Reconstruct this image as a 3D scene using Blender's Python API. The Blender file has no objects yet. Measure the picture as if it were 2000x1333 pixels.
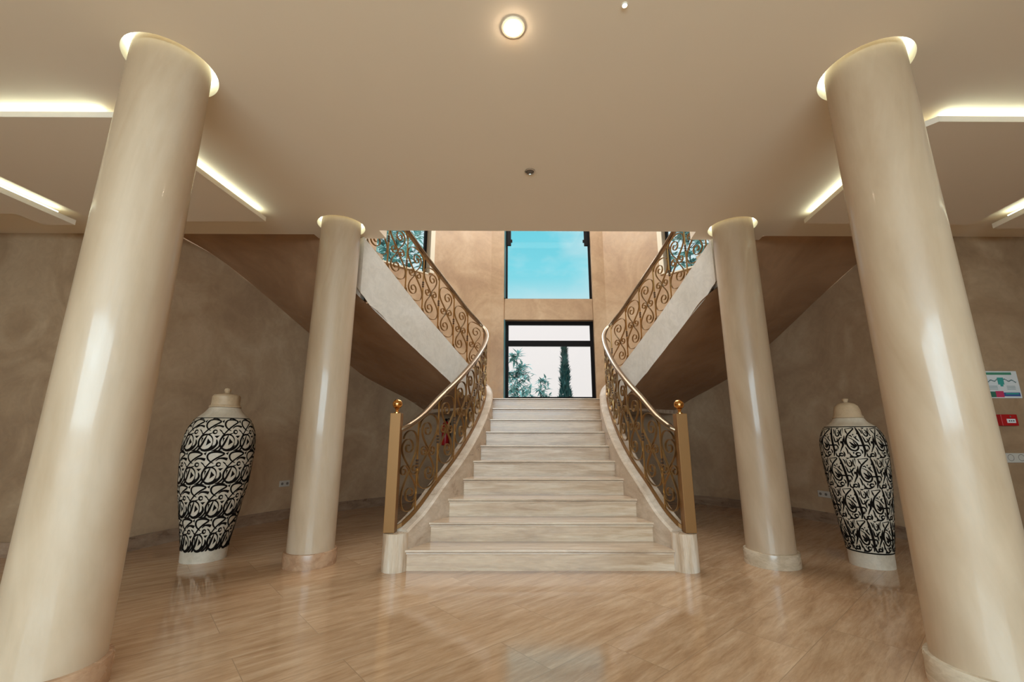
import bpy, math, random
from mathutils import Vector, Matrix
from mathutils.geometry import tessellate_polygon
C = bpy.context.scene
COL = C.collection
PI = math.pi
random.seed(4)

# ------------------------------------------------------------------ camera
K = 0.1172                      # the hall's long axis runs slightly askew of its cross axis
cam = bpy.data.cameras.new('camera')
cam_o = bpy.data.objects.new('camera', cam)
COL.objects.link(cam_o)
yaw, pitch, roll, FPX = -0.0048, 0.2201, 0.0015, 838.08
f = Vector((-math.sin(yaw)*math.cos(pitch), math.cos(yaw)*math.cos(pitch), math.sin(pitch)))
r = Vector((math.cos(yaw), math.sin(yaw), 0)); u = r.cross(f)
r2 = math.cos(roll)*r + math.sin(roll)*u
u2 = -math.sin(roll)*r + math.cos(roll)*u
M = Matrix((r2, u2, -f)).transposed().to_4x4()
M.translation = Vector((0.2121, 0, 1.1558))
cam_o.matrix_world = M
cam.sensor_fit = 'HORIZONTAL'; cam.sensor_width = 36.0
cam.lens = FPX/2000*36.0
cam.clip_start = 0.05; cam.clip_end = 300
C.camera = cam_o

# ------------------------------------------------------------------ view + world
C.view_settings.view_transform = 'Standard'
C.view_settings.look = 'None'
C.view_settings.gamma = 1
C.view_settings.use_curve_mapping = False
C.view_settings.exposure = 0.0
try:
    C.cycles.max_bounces = 10; C.cycles.diffuse_bounces = 6; C.cycles.glossy_bounces = 4
    C.cycles.transparent_max_bounces = 16
    C.cycles.sample_clamp_indirect = 6.0
    C.cycles.caustics_reflective = False; C.cycles.caustics_refractive = False
except Exception: pass

W = bpy.data.worlds.new('world'); C.world = W; W.use_nodes = True
nt = W.node_tree; nt.nodes.clear()
def N(nt, t, **kw):
    n = nt.nodes.new(t)
    for k, v in kw.items():
        if k in n.inputs.keys(): n.inputs[k].default_value = v
        else: setattr(n, k, v)
    return n
def ramp(nt, stops, fac=None):
    n = nt.nodes.new('ShaderNodeValToRGB')
    e = n.color_ramp.elements
    e[0].position, e[0].color = stops[0][0], (*stops[0][1], 1)
    e[1].position, e[1].color = stops[-1][0], (*stops[-1][1], 1)
    for p, c in stops[1:-1]:
        q = e.new(p); q.color = (*c, 1)
    if fac is not None: nt.links.new(fac, n.inputs[0])
    return n
def mixc(nt, fac, a, b, mode='MIX'):
    n = nt.nodes.new('ShaderNodeMix'); n.data_type = 'RGBA'; n.blend_type = mode
    for s, v in ((0, fac), (6, a), (7, b)):
        if hasattr(v, 'links'): nt.links.new(v, n.inputs[s])
        else: n.inputs[s].default_value = v if s == 0 else (*v, 1)
    return n.outputs[2]
def lin(r_, g, b):
    def c(v):
        v /= 255.0
        return v/12.92 if v <= .04045 else ((v+.055)/1.055)**2.4
    return (c(r_), c(g), c(b))
tc = N(nt, 'ShaderNodeTexCoord'); sp = N(nt, 'ShaderNodeSeparateXYZ')
nt.links.new(tc.outputs['Generated'], sp.inputs[0])
grad = ramp(nt, [(0.0, lin(236, 232, 228)), (0.25, lin(243, 239, 237)), (0.30, lin(186, 228, 236)),
                 (0.36, lin(128, 218, 232)), (0.5, lin(104, 208, 226)), (1.0, lin(90, 180, 210))], sp.outputs[2])
nz = N(nt, 'ShaderNodeTexNoise', Scale=3.2, Detail=5.0, Roughness=.55)
mp = N(nt, 'ShaderNodeMapping'); mp.inputs['Scale'].default_value = (1, 1, 2.2)
nt.links.new(tc.outputs['Generated'], mp.inputs[0]); nt.links.new(mp.outputs[0], nz.inputs[0])
ab = N(nt, 'ShaderNodeMath', operation='ABSOLUTE'); nt.links.new(sp.outputs[0], ab.inputs[0])
m1 = N(nt, 'ShaderNodeMath', operation='MULTIPLY_ADD'); m1.inputs[1].default_value = 1.0
nt.links.new(ab.outputs[0], m1.inputs[0]); nt.links.new(nz.outputs[0], m1.inputs[2])
cl = ramp(nt, [(0.47, (0, 0, 0)), (0.74, (1, 1, 1))], m1.outputs[0])
hi = ramp(nt, [(.28, (0, 0, 0)), (.36, (1, 1, 1))], sp.outputs[2])
cm_ = mixc(nt, 1.0, cl.outputs[0], hi.outputs[0], 'MULTIPLY')
sky = mixc(nt, cm_, grad.outputs[0], lin(214, 236, 240))
bg = N(nt, 'ShaderNodeBackground', Strength=1.0)
nt.links.new(sky, bg.inputs[0])
out = N(nt, 'ShaderNodeOutputWorld'); nt.links.new(bg.outputs[0], out.inputs[0])

def area(name, loc, target, sx, sy, power, color):
    l = bpy.data.lights.new(name, 'AREA'); l.shape = 'RECTANGLE'; l.size = sx; l.size_y = sy
    l.energy = power; l.color = color
    o = bpy.data.objects.new(name, l); COL.objects.link(o)
    o.location = loc
    o.rotation_euler = (Vector(target)-Vector(loc)).to_track_quat('-Z', 'Y').to_euler()
    return o
# daylight: over the entrance doors behind the camera, and over the stairwell windows
area('entrance_daylight', (-0.2, -4.3, 2.1), (-0.2, -1.3, -1.3), 6.4, 2.4, 680, (0.65, 0.87, 1.0))
area('stairwell_daylight', (1.1, 11.6, 9.6), (0.6, 5.5, 2.0), 7.0, 4.0, 1050, (0.88, 0.96, 1.0))
area('stairwell_fill', (0.7, 6.6, 7.9), (0.7, 6.6, 0), 4.5, 3.2, 400, (1.0, 0.97, 0.92))  # added fill lamp above the roof opening, brightens the upper stairwell walls

# ------------------------------------------------------------------ materials
def bsdf(name, base=None, rough=.5, metal=0., spec=.5, coat=0.):
    m = bpy.data.materials.new(name); m.use_nodes = True
    b = m.node_tree.nodes['Principled BSDF']
    if base is not None: b.inputs['Base Color'].default_value = (*base, 1)
    b.inputs['Roughness'].default_value = rough; b.inputs['Metallic'].default_value = metal
    b.inputs['Specular IOR Level'].default_value = spec
    b.inputs['Coat Weight'].default_value = coat; b.inputs['Coat Roughness'].default_value = .09
    return m, m.node_tree, b
def plaster(name, a, b_, c_, rough=.3, scale=1.6, bump=.06, coat=0., stretch=(1, 1, 1), dist=1.0):
    m, nt, b = bsdf(name, None, rough, coat=coat)
    t = N(nt, 'ShaderNodeTexCoord'); mp = N(nt, 'ShaderNodeMapping'); mp.inputs['Scale'].default_value = stretch
    nt.links.new(t.outputs['Object'], mp.inputs[0])
    n1 = N(nt, 'ShaderNodeTexNoise', Scale=scale, Detail=6.0, Roughness=.6, Distortion=1.1*dist)
    n2 = N(nt, 'ShaderNodeTexNoise', Scale=scale*6, Detail=5.0, Roughness=.65, Distortion=1.8*dist)
    for n in (n1, n2): nt.links.new(mp.outputs[0], n.inputs[0])
    r1 = ramp(nt, [(.34, a), (.5, b_), (.68, c_)], n1.outputs[0])
    r2_ = ramp(nt, [(.35, (1-.14*dist,)*3), (.62, (1+.05*dist,)*3)], n2.outputs[0])
    col = mixc(nt, .55, r1.outputs[0], r2_.outputs[0], 'MULTIPLY')
    nt.links.new(col, b.inputs['Base Color'])
    rr = ramp(nt, [(.3, (rough*.75,)*3), (.7, (rough*1.3,)*3)], n2.outputs[0])
    nt.links.new(rr.outputs[0], b.inputs['Roughness'])
    bp = N(nt, 'ShaderNodeBump', Strength=bump, Distance=.02)
    nt.links.new(n2.outputs[0], bp.inputs['Height']); nt.links.new(bp.outputs[0], b.inputs['Normal'])
    return m
M_col = plaster('column_plaster', lin(182, 156, 126), lin(197, 174, 146), lin(211, 194, 172), .45, 1.3, .04, .3, (1, 1, .3), .55)
M_wall = plaster('wall_plaster', lin(150, 121, 92), lin(166, 137, 106), lin(180, 153, 122), .38, 1.3, .06)
M_upwall = plaster('upper_wall_plaster', lin(170, 140, 110), lin(183, 154, 122), lin(196, 169, 138), .42, 1.1, .05)
M_fascia = plaster('stringer_plaster', lin(220, 212, 200), lin(228, 221, 210), lin(235, 229, 220), .4, 1.4, .05)
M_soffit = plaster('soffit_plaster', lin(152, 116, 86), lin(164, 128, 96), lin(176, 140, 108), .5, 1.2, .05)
M_ceil, _, _ = bsdf('ceiling_paint', lin(236, 222, 202), .7)
M_white, _, _ = bsdf('cove_paint', lin(226, 220, 200), .6)

def stone(name, a, b_, c_, rough, planks=False, rot=0., stretch=(1, 1, 1), bump=.02):
    m, nt, b = bsdf(name, None, rough, coat=.0)
    t = N(nt, 'ShaderNodeTexCoord')
    mr = N(nt, 'ShaderNodeMapping'); mr.inputs['Rotation'].default_value = (0, 0, rot)
    nt.links.new(t.outputs['Object'], mr.inputs[0])
    src = mr.outputs[0]
    if planks:
        br = N(nt, 'ShaderNodeTexBrick', Scale=1.0, **{'Mortar Size': .0025, 'Brick Width': 1.2, 'Row Height': .4,
               'Mortar Smooth': .3, 'Bias': 0.0})
        br.offset = .37
        br.inputs['Color1'].default_value = (0, 0, 0, 1); br.inputs['Color2'].default_value = (1, 1, 1, 1)
        br.inputs['Mortar'].default_value = (.5, .5, .5, 1)
        nt.links.new(src, br.inputs[0])
        # every plank gets its own cut of stone
        vm = N(nt, 'ShaderNodeVectorMath', operation='MULTIPLY_ADD')
        nt.links.new(br.outputs[0], vm.inputs[0]); vm.inputs[1].default_value = (3.1, 5.7, 0)
        nt.links.new(src, vm.inputs[2]); src2 = vm.outputs[0]
    else: src2 = src
    ms = N(nt, 'ShaderNodeMapping'); ms.inputs['Scale'].default_value = stretch
    nt.links.new(src2, ms.inputs[0])
    n1 = N(nt, 'ShaderNodeTexNoise', Scale=2.2, Detail=8.0, Roughness=.62, Distortion=.5)
    n2 = N(nt, 'ShaderNodeTexNoise', Scale=9.0, Detail=6.0, Roughness=.7, Distortion=.8)
    for n in (n1, n2): nt.links.new(ms.outputs[0], n.inputs[0])
    r1 = ramp(nt, [(.3, a), (.5, b_), (.72, c_)], n1.outputs[0])
    r2_ = ramp(nt, [(.36, (.80, .77, .74)), (.6, (1.04, 1.04, 1.04))], n2.outputs[0])
    col = mixc(nt, .6, r1.outputs[0], r2_.outputs[0], 'MULTIPLY')
    if planks:
        tint = ramp(nt, [(0, (.93, .91, .89)), (1, (1.05, 1.04, 1.03))], br.outputs[0])
        col = mixc(nt, .9, col, tint.outputs[0], 'MULTIPLY')
        col = mixc(nt, br.outputs['Fac'], col, tuple(v*.72 for v in b_))
    nt.links.new(col, b.inputs['Base Color'])
    rr = ramp(nt, [(.3, (rough*.8,)*3), (.7, (rough*1.35,)*3)], n1.outputs[0])
    nt.links.new(rr.outputs[0], b.inputs['Roughness'])
    bp = N(nt, 'ShaderNodeBump', Strength=bump, Distance=.01)
    nt.links.new(n2.outputs[0], bp.inputs['Height']); nt.links.new(bp.outputs[0], b.inputs['Normal'])
    return m
M_floor = stone('floor_travertine', lin(176, 139, 104), lin(194, 159, 124), lin(210, 179, 146), .08, True, -math.radians(41), (1.0, 7.0, 1))
M_floor.node_tree.nodes['Principled BSDF'].inputs['Specular IOR Level'].default_value = .85
M_step = stone('step_travertine', lin(174, 144, 114), lin(202, 176, 147), lin(223, 205, 182), .25, False, 0, (.7, 3, 8))
M_tread = stone('tread_travertine', lin(176, 150, 124), lin(200, 176, 150), lin(220, 202, 178), .2, False, 0, (.7, 7, 3))
M_plinth = stone('plinth_travertine', lin(170, 142, 114), lin(206, 184, 158), lin(230, 218, 202), .28, False, 0, (7, 7, .7))
M_curb = stone('curb_travertine', lin(180, 156, 134), lin(202, 182, 160), lin(220, 204, 186), .3, False, .3, (1.5, 1.5, 3))
M_base = stone('baseboard_travertine', lin(126, 100, 80), lin(150, 122, 98), lin(168, 142, 118), .3, False, 0, (2, 2, 6))
M_ringl = stone('ring_travertine', lin(160, 122, 92), lin(182, 144, 112), lin(200, 166, 134), .25, False, 0, (2, 2, 3))
M_ringr = stone('ring_cream_stone', lin(188, 168, 142), lin(206, 188, 162), lin(218, 202, 178), .25, False, 0, (2, 2, 5))
M_gold, _, _ = bsdf('brass', lin(184, 146, 92), .3, 1.0)
M_goldp, _, _ = bsdf('brass_paint', lin(140, 100, 56), .5, .55)
M_goldball, _, _ = bsdf('polished_brass', lin(206, 150, 84), .12, 1.0)
M_rail, _, _ = bsdf('handrail_brass', lin(140, 118, 94), .28, .8)
M_collar, _, _ = bsdf('dark_collar', lin(96, 76, 62), .4, .8)
M_scroll, _, _ = bsdf('scroll_brass', lin(158, 128, 88), .34, .95)
M_frame, _, _ = bsdf('window_frame_paint', lin(12, 9, 11), .6, 0, .15)
M_tealf, _, _ = bsdf('window_reveal_paint', lin(60, 110, 118), .4)
M_black, _, _ = bsdf('black_ink', lin(20, 15, 11), .8, 0, .1)
M_vase = plaster('vase_clay', lin(196, 182, 160), lin(210, 198, 178), lin(220, 208, 190), .45, 3, .03)
M_lid = plaster('vase_lid_clay', lin(186, 160, 126), lin(198, 172, 138), lin(208, 184, 152), .5, 4, .03)
M_plate, _, _ = bsdf('socket_plastic', lin(196, 190, 178), .4)
M_dark, _, _ = bsdf('socket_hole', lin(118, 110, 102), .5)
M_red, _, _ = bsdf('alarm_red', lin(176, 18, 24), .35)
M_lwhite, _, _ = bsdf('label_white', lin(222, 226, 226), .5)
M_chrome, _, _ = bsdf('chrome', lin(200, 196, 190), .2, 1.0)
M_grey, _, _ = bsdf('dull_grey', lin(110, 100, 92), .5)
M_bark, _, _ = bsdf('bark', lin(50, 62, 60), .8)
M_terr, _, _ = bsdf('terrace', lin(170, 165, 155), .8)
def emis(name, col, s):
    m = bpy.data.materials.new(name); m.use_nodes = True; nt = m.node_tree; nt.nodes.clear()
    e = N(nt, 'ShaderNodeEmission', Strength=s); e.inputs[0].default_value = (*col, 1)
    o = N(nt, 'ShaderNodeOutputMaterial'); nt.links.new(e.outputs[0], o.inputs[0]); return m
M_led = emis('led_white', (.84, 1.0, .84), 12.0)
M_ledring = emis('led_ring_white', (.90, 1.0, .82), 6.5)
M_lamp = emis('lamp_warm', (1.0, .80, .58), 60.0)
def glassmat():
    m = bpy.data.materials.new('pane_glass'); m.use_nodes = True; nt = m.node_tree; nt.nodes.clear()
    t = N(nt, 'ShaderNodeBsdfTransparent'); g = N(nt, 'ShaderNodeBsdfGlossy', Roughness=.02)
    fr = N(nt, 'ShaderNodeFresnel', IOR=1.25); mx = N(nt, 'ShaderNodeMixShader')
    nt.links.new(fr.outputs[0], mx.inputs[0]); nt.links.new(t.outputs[0], mx.inputs[1]); nt.links.new(g.outputs[0], mx.inputs[2])
    o = N(nt, 'ShaderNodeOutputMaterial'); nt.links.new(mx.outputs[0], o.inputs[0]); return m
M_glass = glassmat()
def leafmat(name, c1, c2):
    m, nt, b = bsdf(name, None, .5)
    oi = N(nt, 'ShaderNodeTexCoord'); n = N(nt, 'ShaderNodeTexNoise', Scale=3.0)
    nt.links.new(oi.outputs['Object'], n.inputs[0])
    rr = ramp(nt, [(.35, c1), (.65, c2)], n.outputs[0]); nt.links.new(rr.outputs[0], b.inputs['Base Color'])
    return m
M_leaf = leafmat('teal_leaves', lin(92, 156, 154), lin(172, 218, 216))
M_cyp = leafmat('cypress_leaves', lin(34, 84, 86), lin(66, 122, 122))

# ------------------------------------------------------------------ mesh helpers
def S(x, y): return x + K*y
class MB:
    """collects vertices / faces; skew=True puts hall coordinates onto the askew axes"""
    def __init__(s, skew=True): s.v = []; s.f = []; s.mi = []; s.sk = skew
    def add(s, pts, faces, mi=0):
        o = len(s.v)
        s.v += [(S(p[0], p[1]) if s.sk else p[0], p[1], p[2]) for p in pts]
        s.f += [tuple(i+o for i in f_) for f_ in faces]; s.mi += [mi]*len(faces)
    def box(s, x0, x1, y0, y1, z0, z1, mi=0):
        p = [(x, y, z) for z in (z0, z1) for y in (y0, y1) for x in (x0, x1)]
        s.add(p, [(0, 2, 3, 1), (4, 5, 7, 6), (0, 1, 5, 4), (2, 6, 7, 3), (0, 4, 6, 2), (1, 3, 7, 5)], mi)
    def lathe(s, cx, cy, prof, n=48, mi=0, cap=True):
        pts = [(cx+r_*math.cos(2*PI*i/n), cy+r_*math.sin(2*PI*i/n), z) for r_, z in prof for i in range(n)]
        fs = [(j*n+i, j*n+(i+1) % n, (j+1)*n+(i+1) % n, (j+1)*n+i) for j in range(len(prof)-1) for i in range(n)]
        if cap: fs += [tuple(range(n-1, -1, -1)), tuple((len(prof)-1)*n+i for i in range(n))]
        s.add(pts, fs, mi)
    def tube(s, path, rad, n=8, mi=0):
        """round bar along world-space points"""
        rings = []
        up = Vector((0, 0, 1))
        P = [Vector(p) for p in path]
        for i, p in enumerate(P):
            t = (P[min(i+1, len(P)-1)]-P[max(i-1, 0)]).normalized()
            a = t.cross(up); a = a.normalized() if a.length > 1e-4 else Vector((1, 0, 0)); b = a.cross(t)
            rr = rad[i] if isinstance(rad, (list, tuple)) else rad
            rings += [tuple(p+a*rr*math.cos(2*PI*k/n)+b*rr*math.sin(2*PI*k/n)) for k in range(n)]
        m = len(P)
        fs = [(j*n+i, j*n+(i+1) % n, (j+1)*n+(i+1) % n, (j+1)*n+i) for j in range(m-1) for i in range(n)]
        fs += [tuple(range(n-1, -1, -1)), tuple((m-1)*n+i for i in range(n))]
        s.add(rings, fs, mi)
    def build(s, name, mats, parent=None, smooth=False, bevel=0., origin=None):
        me = bpy.data.meshes.new(name)
        og = Vector(origin) if origin is not None else (Vector(parent['_o']) if parent is not None and '_o' in parent else Vector((0, 0, 0)))
        me.from_pydata([tuple(Vector(p)-og) for p in s.v], [], s.f)
        mats = mats if isinstance(mats, (list, tuple)) else [mats]
        for m in mats: me.materials.append(m)
        for p, i in zip(me.polygons, s.mi): p.material_index = i
        import bmesh
        bm = bmesh.new(); bm.from_mesh(me); bmesh.ops.recalc_face_normals(bm, faces=bm.faces); bm.to_mesh(me); bm.free()
        if smooth:
            for p in me.polygons: p.use_smooth = True
            try: me.set_sharp_from_angle(angle=math.radians(38))
            except Exception: pass
        o = bpy.data.objects.new(name, me); COL.objects.link(o)
        if parent is not None:
            o.parent = parent; o['_o'] = list(og)
        else:
            o.location = og; o['_o'] = list(og)
        if bevel:
            b = o.modifiers.new('bevel', 'BEVEL'); b.width = bevel; b.segments = 3; b.limit_method = 'ANGLE'
            b.harden_normals = False
        return o
def thing(name, loc, label, cat, group=None):
    o = bpy.data.objects.new(name, None); COL.objects.link(o); o.location = loc
    o.empty_display_size = .2
    o['_o'] = list(loc); o['label'] = label; o['category'] = cat
    if group: o['group'] = group
    return o
def tag(o, label, cat, group=None):
    o['label'] = label; o['category'] = cat
    if group: o['group'] = group
    return o
def struct(o): o['kind'] = 'structure'; return o
def poly_slab(mb, outer, holes, z0, z1, mi=0, hole_mi=None, top=True):
    loops = [outer]+holes
    flat = [p for l in loops for p in l]
    tris = tessellate_polygon([[Vector((p[0], p[1], 0)) for p in l] for l in loops])
    n = len(flat)
    mb.add([(p[0], p[1], z0) for p in flat], [tuple(t) for t in tris], mi)
    if top: mb.add([(p[0], p[1], z1) for p in flat], [tuple(t) for t in tris], mi)
    for li, l in enumerate(loops):
        m = len(l)
        mb.add([(p[0], p[1], z) for z in (z0, z1) for p in l], [(i, (i+1) % m, m+(i+1) % m, m+i) for i in range(m)],
               mi if li == 0 or hole_mi is None else hole_mi)

# ------------------------------------------------------------------ dimensions (hall coordinates)
H = 3.429; DRa, DRb, DY = 4.3, 4.9, 4.2
def drumX(y): return DRa*math.sqrt(max(0, 1-((y-DY)/DRb)**2))
RISE, RUN, D0 = .1754, .30, 4.1145
ZL = RISE*10
W_ = [1.17, 1.077, .99, .917, .858, .818, .808, .806, .822, .86]

# ------------------------------------------------------------------ floor
mb = MB(); mb.box(-6.4, 6.4, -3.6, 9.6, -.2, 0)
struct(mb.build('floor', M_floor))
# ------------------------------------------------------------------ drum wall (lower part under the stairs, upper part with windows)
def drum_arc(y0=4.55, n=72):
    """list of (x,y) from right side front, round the back, to the left side front"""
    t0 = math.asin((y0-DY)/DRb)
    return [(DRa*math.cos(t0+(PI-2*t0)*i/n), DY+DRb*math.sin(t0+(PI-2*t0)*i/n)) for i in range(n+1)]
def drum_wall(name, mat, pts, z0, z1, th=.25):
    mb = MB(); n = len(pts)
    outp = []
    for i, p in enumerate(pts):
        c = Vector((p[0], p[1]-DY)); c.normalize(); outp.append((p[0]+c.x*th, p[1]+c.y*th))
    q = [(p[0], p[1], z) for z in (z0, z1) for p in pts]+[(p[0], p[1], z) for z in (z0, z1) for p in outp]
    fs = []
    for i in range(n-1):
        fs += [(i, i+1, n+i+1, n+i), (2*n+i, 3*n+i, 3*n+i+1, 2*n+i+1), (n+i, n+i+1, 3*n+i+1, 3*n+i), (i, 2*n+i, 2*n+i+1, i+1)]
    fs += [(0, n, 3*n, 2*n), (n-1, 3*n-1, 4*n-1, 2*n-1)]
    mb.add(q, fs)
    return struct(mb.build(name, mat, smooth=True))
arc = drum_arc(4.56)
ZT = 7.2
drum_wall('wall_back_lower', M_upwall, arc, 0, ZL-.02)
# upper drum: split round the side windows and the centre bay
WX = .965                       # half width of the bay window
BX = 1.33                       # outer edge of the bay piers
def ang(x, y): return math.atan2((y-DY)/DRb, x/DRa)
def arc_between(a0, a1, n=30): return [(DRa*math.cos(a0+(a1-a0)*i/n), DY+DRb*math.sin(a0+(a1-a0)*i/n)) for i in range(n+1)]
aF = math.asin((4.56-DY)/DRb)
aS0 = math.acos(3.18/DRa); aS1 = math.acos(2.42/DRa); aB = math.acos(BX/DRa)
zs0, zs1 = 4.42, 6.6
for side, sg in (('right', 1), ('left', -1)):
    def fl(p): return [(sg*x, y) for x, y in p]
    drum_wall('wall_%s_upper' % side, M_upwall, fl(arc_between(aF, aS0)), ZL-.02, ZT)
    drum_wall('wall_%s_pier' % side, M_upwall, fl(arc_between(aS1, aB+.03)), ZL-.02, ZT)
    drum_wall('wall_%s_below_window' % side, M_upwall, fl(arc_between(aS0, aS1, 8)), ZL-.02, zs0)
    drum_wall('wall_%s_above_window' % side, M_upwall, fl(arc_between(aS0, aS1, 8)), zs1, ZT)
yB = DY+DRb*math.sin(aB)
YW = 8.99
mb = MB()
for sg in (1, -1):
    mb.box(min(sg*WX, sg*BX), max(sg*WX, sg*BX), YW-.10, YW+.3, ZL-.05, ZT)
mb.box(-WX, WX, YW, YW+.28, 3.64, 4.12)          # spandrel between the two windows
mb.box(-WX, WX, YW+.02, YW+.3, ZL-.05, 1.93)      # sill wall
mb.box(-WX, WX, YW, YW+.3, 6.4, ZT)
struct(mb.build('wall_back', M_upwall, bevel=.008))
# ---- windows
def win(name, x0, x1, z0, z1, y, bars, fw=.055):
    root = MB(); root.box(x0, x0+fw, y, y+.07, z0, z1); root.box(x1-fw, x1, y, y+.07, z0, z1)
    root.box(x0+fw, x1-fw, y, y+.07, z1-fw, z1); root.box(x0+fw, x1-fw, y, y+.07, z0, z0+fw*.7)
    for b in bars: root.box(x0+fw, x1-fw, y, y+.07, b[0], b[1])
    o = struct(root.build(name, M_frame))
    rv = MB(); rv.box(x0-.001, x0+.02, y-.16, y, z0, z1); rv.build('reveal_strip', M_tealf, o)
    zs = [z0+fw*.7]+[v for b in bars for v in b]+[z1-fw]
    for i in range(0, len(zs), 2):
        g = MB(); g.box(x0+fw, x1-fw, y+.03, y+.036, zs[i], zs[i+1]); g.build('pane', M_glass, o)
    return o
w1 = win('window_1', -WX, WX, 1.93, 3.63, YW+.1, [(3.08, 3.2)], .075)
w2 = win('window_2', -WX, WX, 4.12, 6.4, YW+.1, [], .05)
for sg in (-1, 1):
    b = MB(); b.box(min(sg*(WX-.05), sg*(WX-.13)), max(sg*(WX-.05), sg*(WX-.13)), YW+.06, YW+.12, 5.42, 5.95)
    b.box(min(sg*(WX-.13), sg*(WX-.16)), max(sg*(WX-.13), sg*(WX-.16)), YW+.07, YW+.11, 5.5, 5.56)
    b.build('blind_bracket', M_frame, w2)
for nwin, sg in ((3, -1), (4, 1)):
    a, b_ = (DRa*math.cos(aS0), DY+DRb*math.sin(aS0)), (DRa*math.cos(aS1), DY+DRb*math.sin(aS1))
    A = Vector((S(sg*a[0], a[1]), a[1], 0)); B = Vector((S(sg*b_[0], b_[1]), b_[1], 0))
    d = (B-A); L = d.length; d.normalize(); nn = Vector((-d.y, d.x, 0))
    if nn.y < 0: nn = -nn
    def wb(mb, s0, s1, t0, t1, z0, z1):
        p = [tuple(A+d*s_+nn*t_+Vector((0, 0, z))) for z in (z0, z1) for t_ in (t0, t1) for s_ in (s0, s1)]
        mb.add(p, [(0, 2, 3, 1), (4, 5, 7, 6), (0, 1, 5, 4), (2, 6, 7, 3), (0, 4, 6, 2), (1, 3, 7, 5)])
    m = MB(False)
    wb(m, 0, .05, .12, .18, zs0, zs1); wb(m, L-.05, L, .12, .18, zs0, zs1)
    wb(m, .05, L-.05, .12, .18, zs1-.05, zs1)
    o = struct(m.build('window_%d' % nwin, M_frame))
    g = MB(False); wb(g, .05, L-.05, .15, .156, zs0, zs1-.05); g.build('pane', M_glass, o)
    rv = MB(False); wb(rv, L, L+.10, -.04, .26, zs0, zs1); wb(rv, 0, L, .0, .25, zs0-.03, zs0)
    rv.build('reveal', M_white, o)
# ---- other walls of the hall
mb = MB()
for side, sg in (('right', 1), ('left', -1)):
    mb = MB(); mb.box(min(sg*4.287, sg*6.4), max(sg*4.287, sg*6.4), 4.56, 4.81, 0, ZT if False else 3.95)
    struct(mb.build('wall_%s_return' % side, M_wall))
    mb = MB(); mb.box(min(sg*6.2, sg*6.4), max(sg*6.2, sg*6.4), -3.4, 4.56, 0, 3.95)
    struct(mb.build('wall_%s' % side, M_wall))
mb = MB(); mb.box(-6.2, -3.2, -3.6, -3.4, 0, 3.95); mb.box(3.2, 6.2, -3.6, -3.4, 0, 3.95); mb.box(-3.2, 3.2, -3.6, -3.4, 3.1, 3.95)
struct(mb.build('wall_front', M_wall))
# roof over the stairwell
mb = MB(); poly_slab(mb, drum_arc(4.56)+[(-4.3, 4.2), (4.3, 4.2)], [[(1.6, 5.2), (1.6, 8.2), (-1.6, 8.2), (-1.6, 5.2)]], ZT, ZT+.2)
struct(mb.build('ceiling_stairwell', M_upwall))
mb = MB(); mb.box(-4.5, 4.5, 3.0, 3.2, 3.95, ZT)
struct(mb.build('wall_upper_hall', M_upwall))
# baseboards
def strip(name, pts, th, z0, z1, mat, inward):
    mb = MB(); n = len(pts)
    ip = [(p[0]+inward(p)[0]*th, p[1]+inward(p)[1]*th) for p in pts]
    q = [(p[0], p[1], z) for z in (z0, z1) for p in pts]+[(p[0], p[1], z) for z in (z0, z1) for p in ip]
    fs = []
    for i in range(n-1):
        fs += [(2*n+i, 2*n+i+1, 3*n+i+1, 3*n+i), (n+i, n+i+1, 3*n+i+1, 3*n+i)]
    fs += [(0, n, 3*n, 2*n), (n-1, 2*n-1, 4*n-1, 3*n-1)]
    mb.add(q, fs); return mb.build(name, mat)
def inw(p):
    v = Vector((p[0], p[1]-DY)); v.normalize(); return (-v.x, -v.y)
struct(strip('baseboard_back', arc, .015, 0, .14, M_base, inw))
for side, sg in (('right', 1), ('left', -1)):
    mb = MB(); mb.box(min(sg*4.26, sg*6.2), max(sg*4.26, sg*6.2), 4.545, 4.56, 0, .14)
    struct(mb.build('baseboard_%s' % side, M_base))

# ------------------------------------------------------------------ ceiling with column openings
cols = [(-2.195, 2.28), (2.195, 2.28), (-2.164, 4.364), (2.164, 4.364)]
RC, RH = .208, .248
def circ(cx, cy, r_, n=56):   # world circle expressed in hall coordinates
    cw = S(cx, cy)
    return [(cw+r_*math.cos(2*PI*i/n)-K*(cy+r_*math.sin(2*PI*i/n)), cy+r_*math.sin(2*PI*i/n)) for i in range(n)]
YE = 4.462
outer = [(-6.2, -3.4), (6.2, -3.4), (6.2, YE), (2.60, YE), (2.60, 4.665), (1.79, 4.665), (1.79, YE),
         (-1.79, YE), (-1.79, 4.665), (-2.58, 4.665), (-2.58, YE), (-6.2, YE)]
mb = MB(); poly_slab(mb, outer, [circ(x, y, RH) for x, y in cols], H, H+.12, 0, 1)
struct(mb.build('ceiling', [M_ceil, M_white]))
mb = MB(); outer2 = [(-6.2, -3.4), (6.2, -3.4), (6.2, YE+.1), (-6.2, YE+.1)]
poly_slab(mb, outer, [], H+.125, 3.95)
mb.box(-6.2, -2.58, YE, 4.56, H, 3.95); mb.box(2.6, 6.2, YE, 4.56, H, 3.95)
struct(mb.build('ceiling_slab', M_ceil))
names = ['left front', 'right front', 'left rear', 'right rear']
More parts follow.
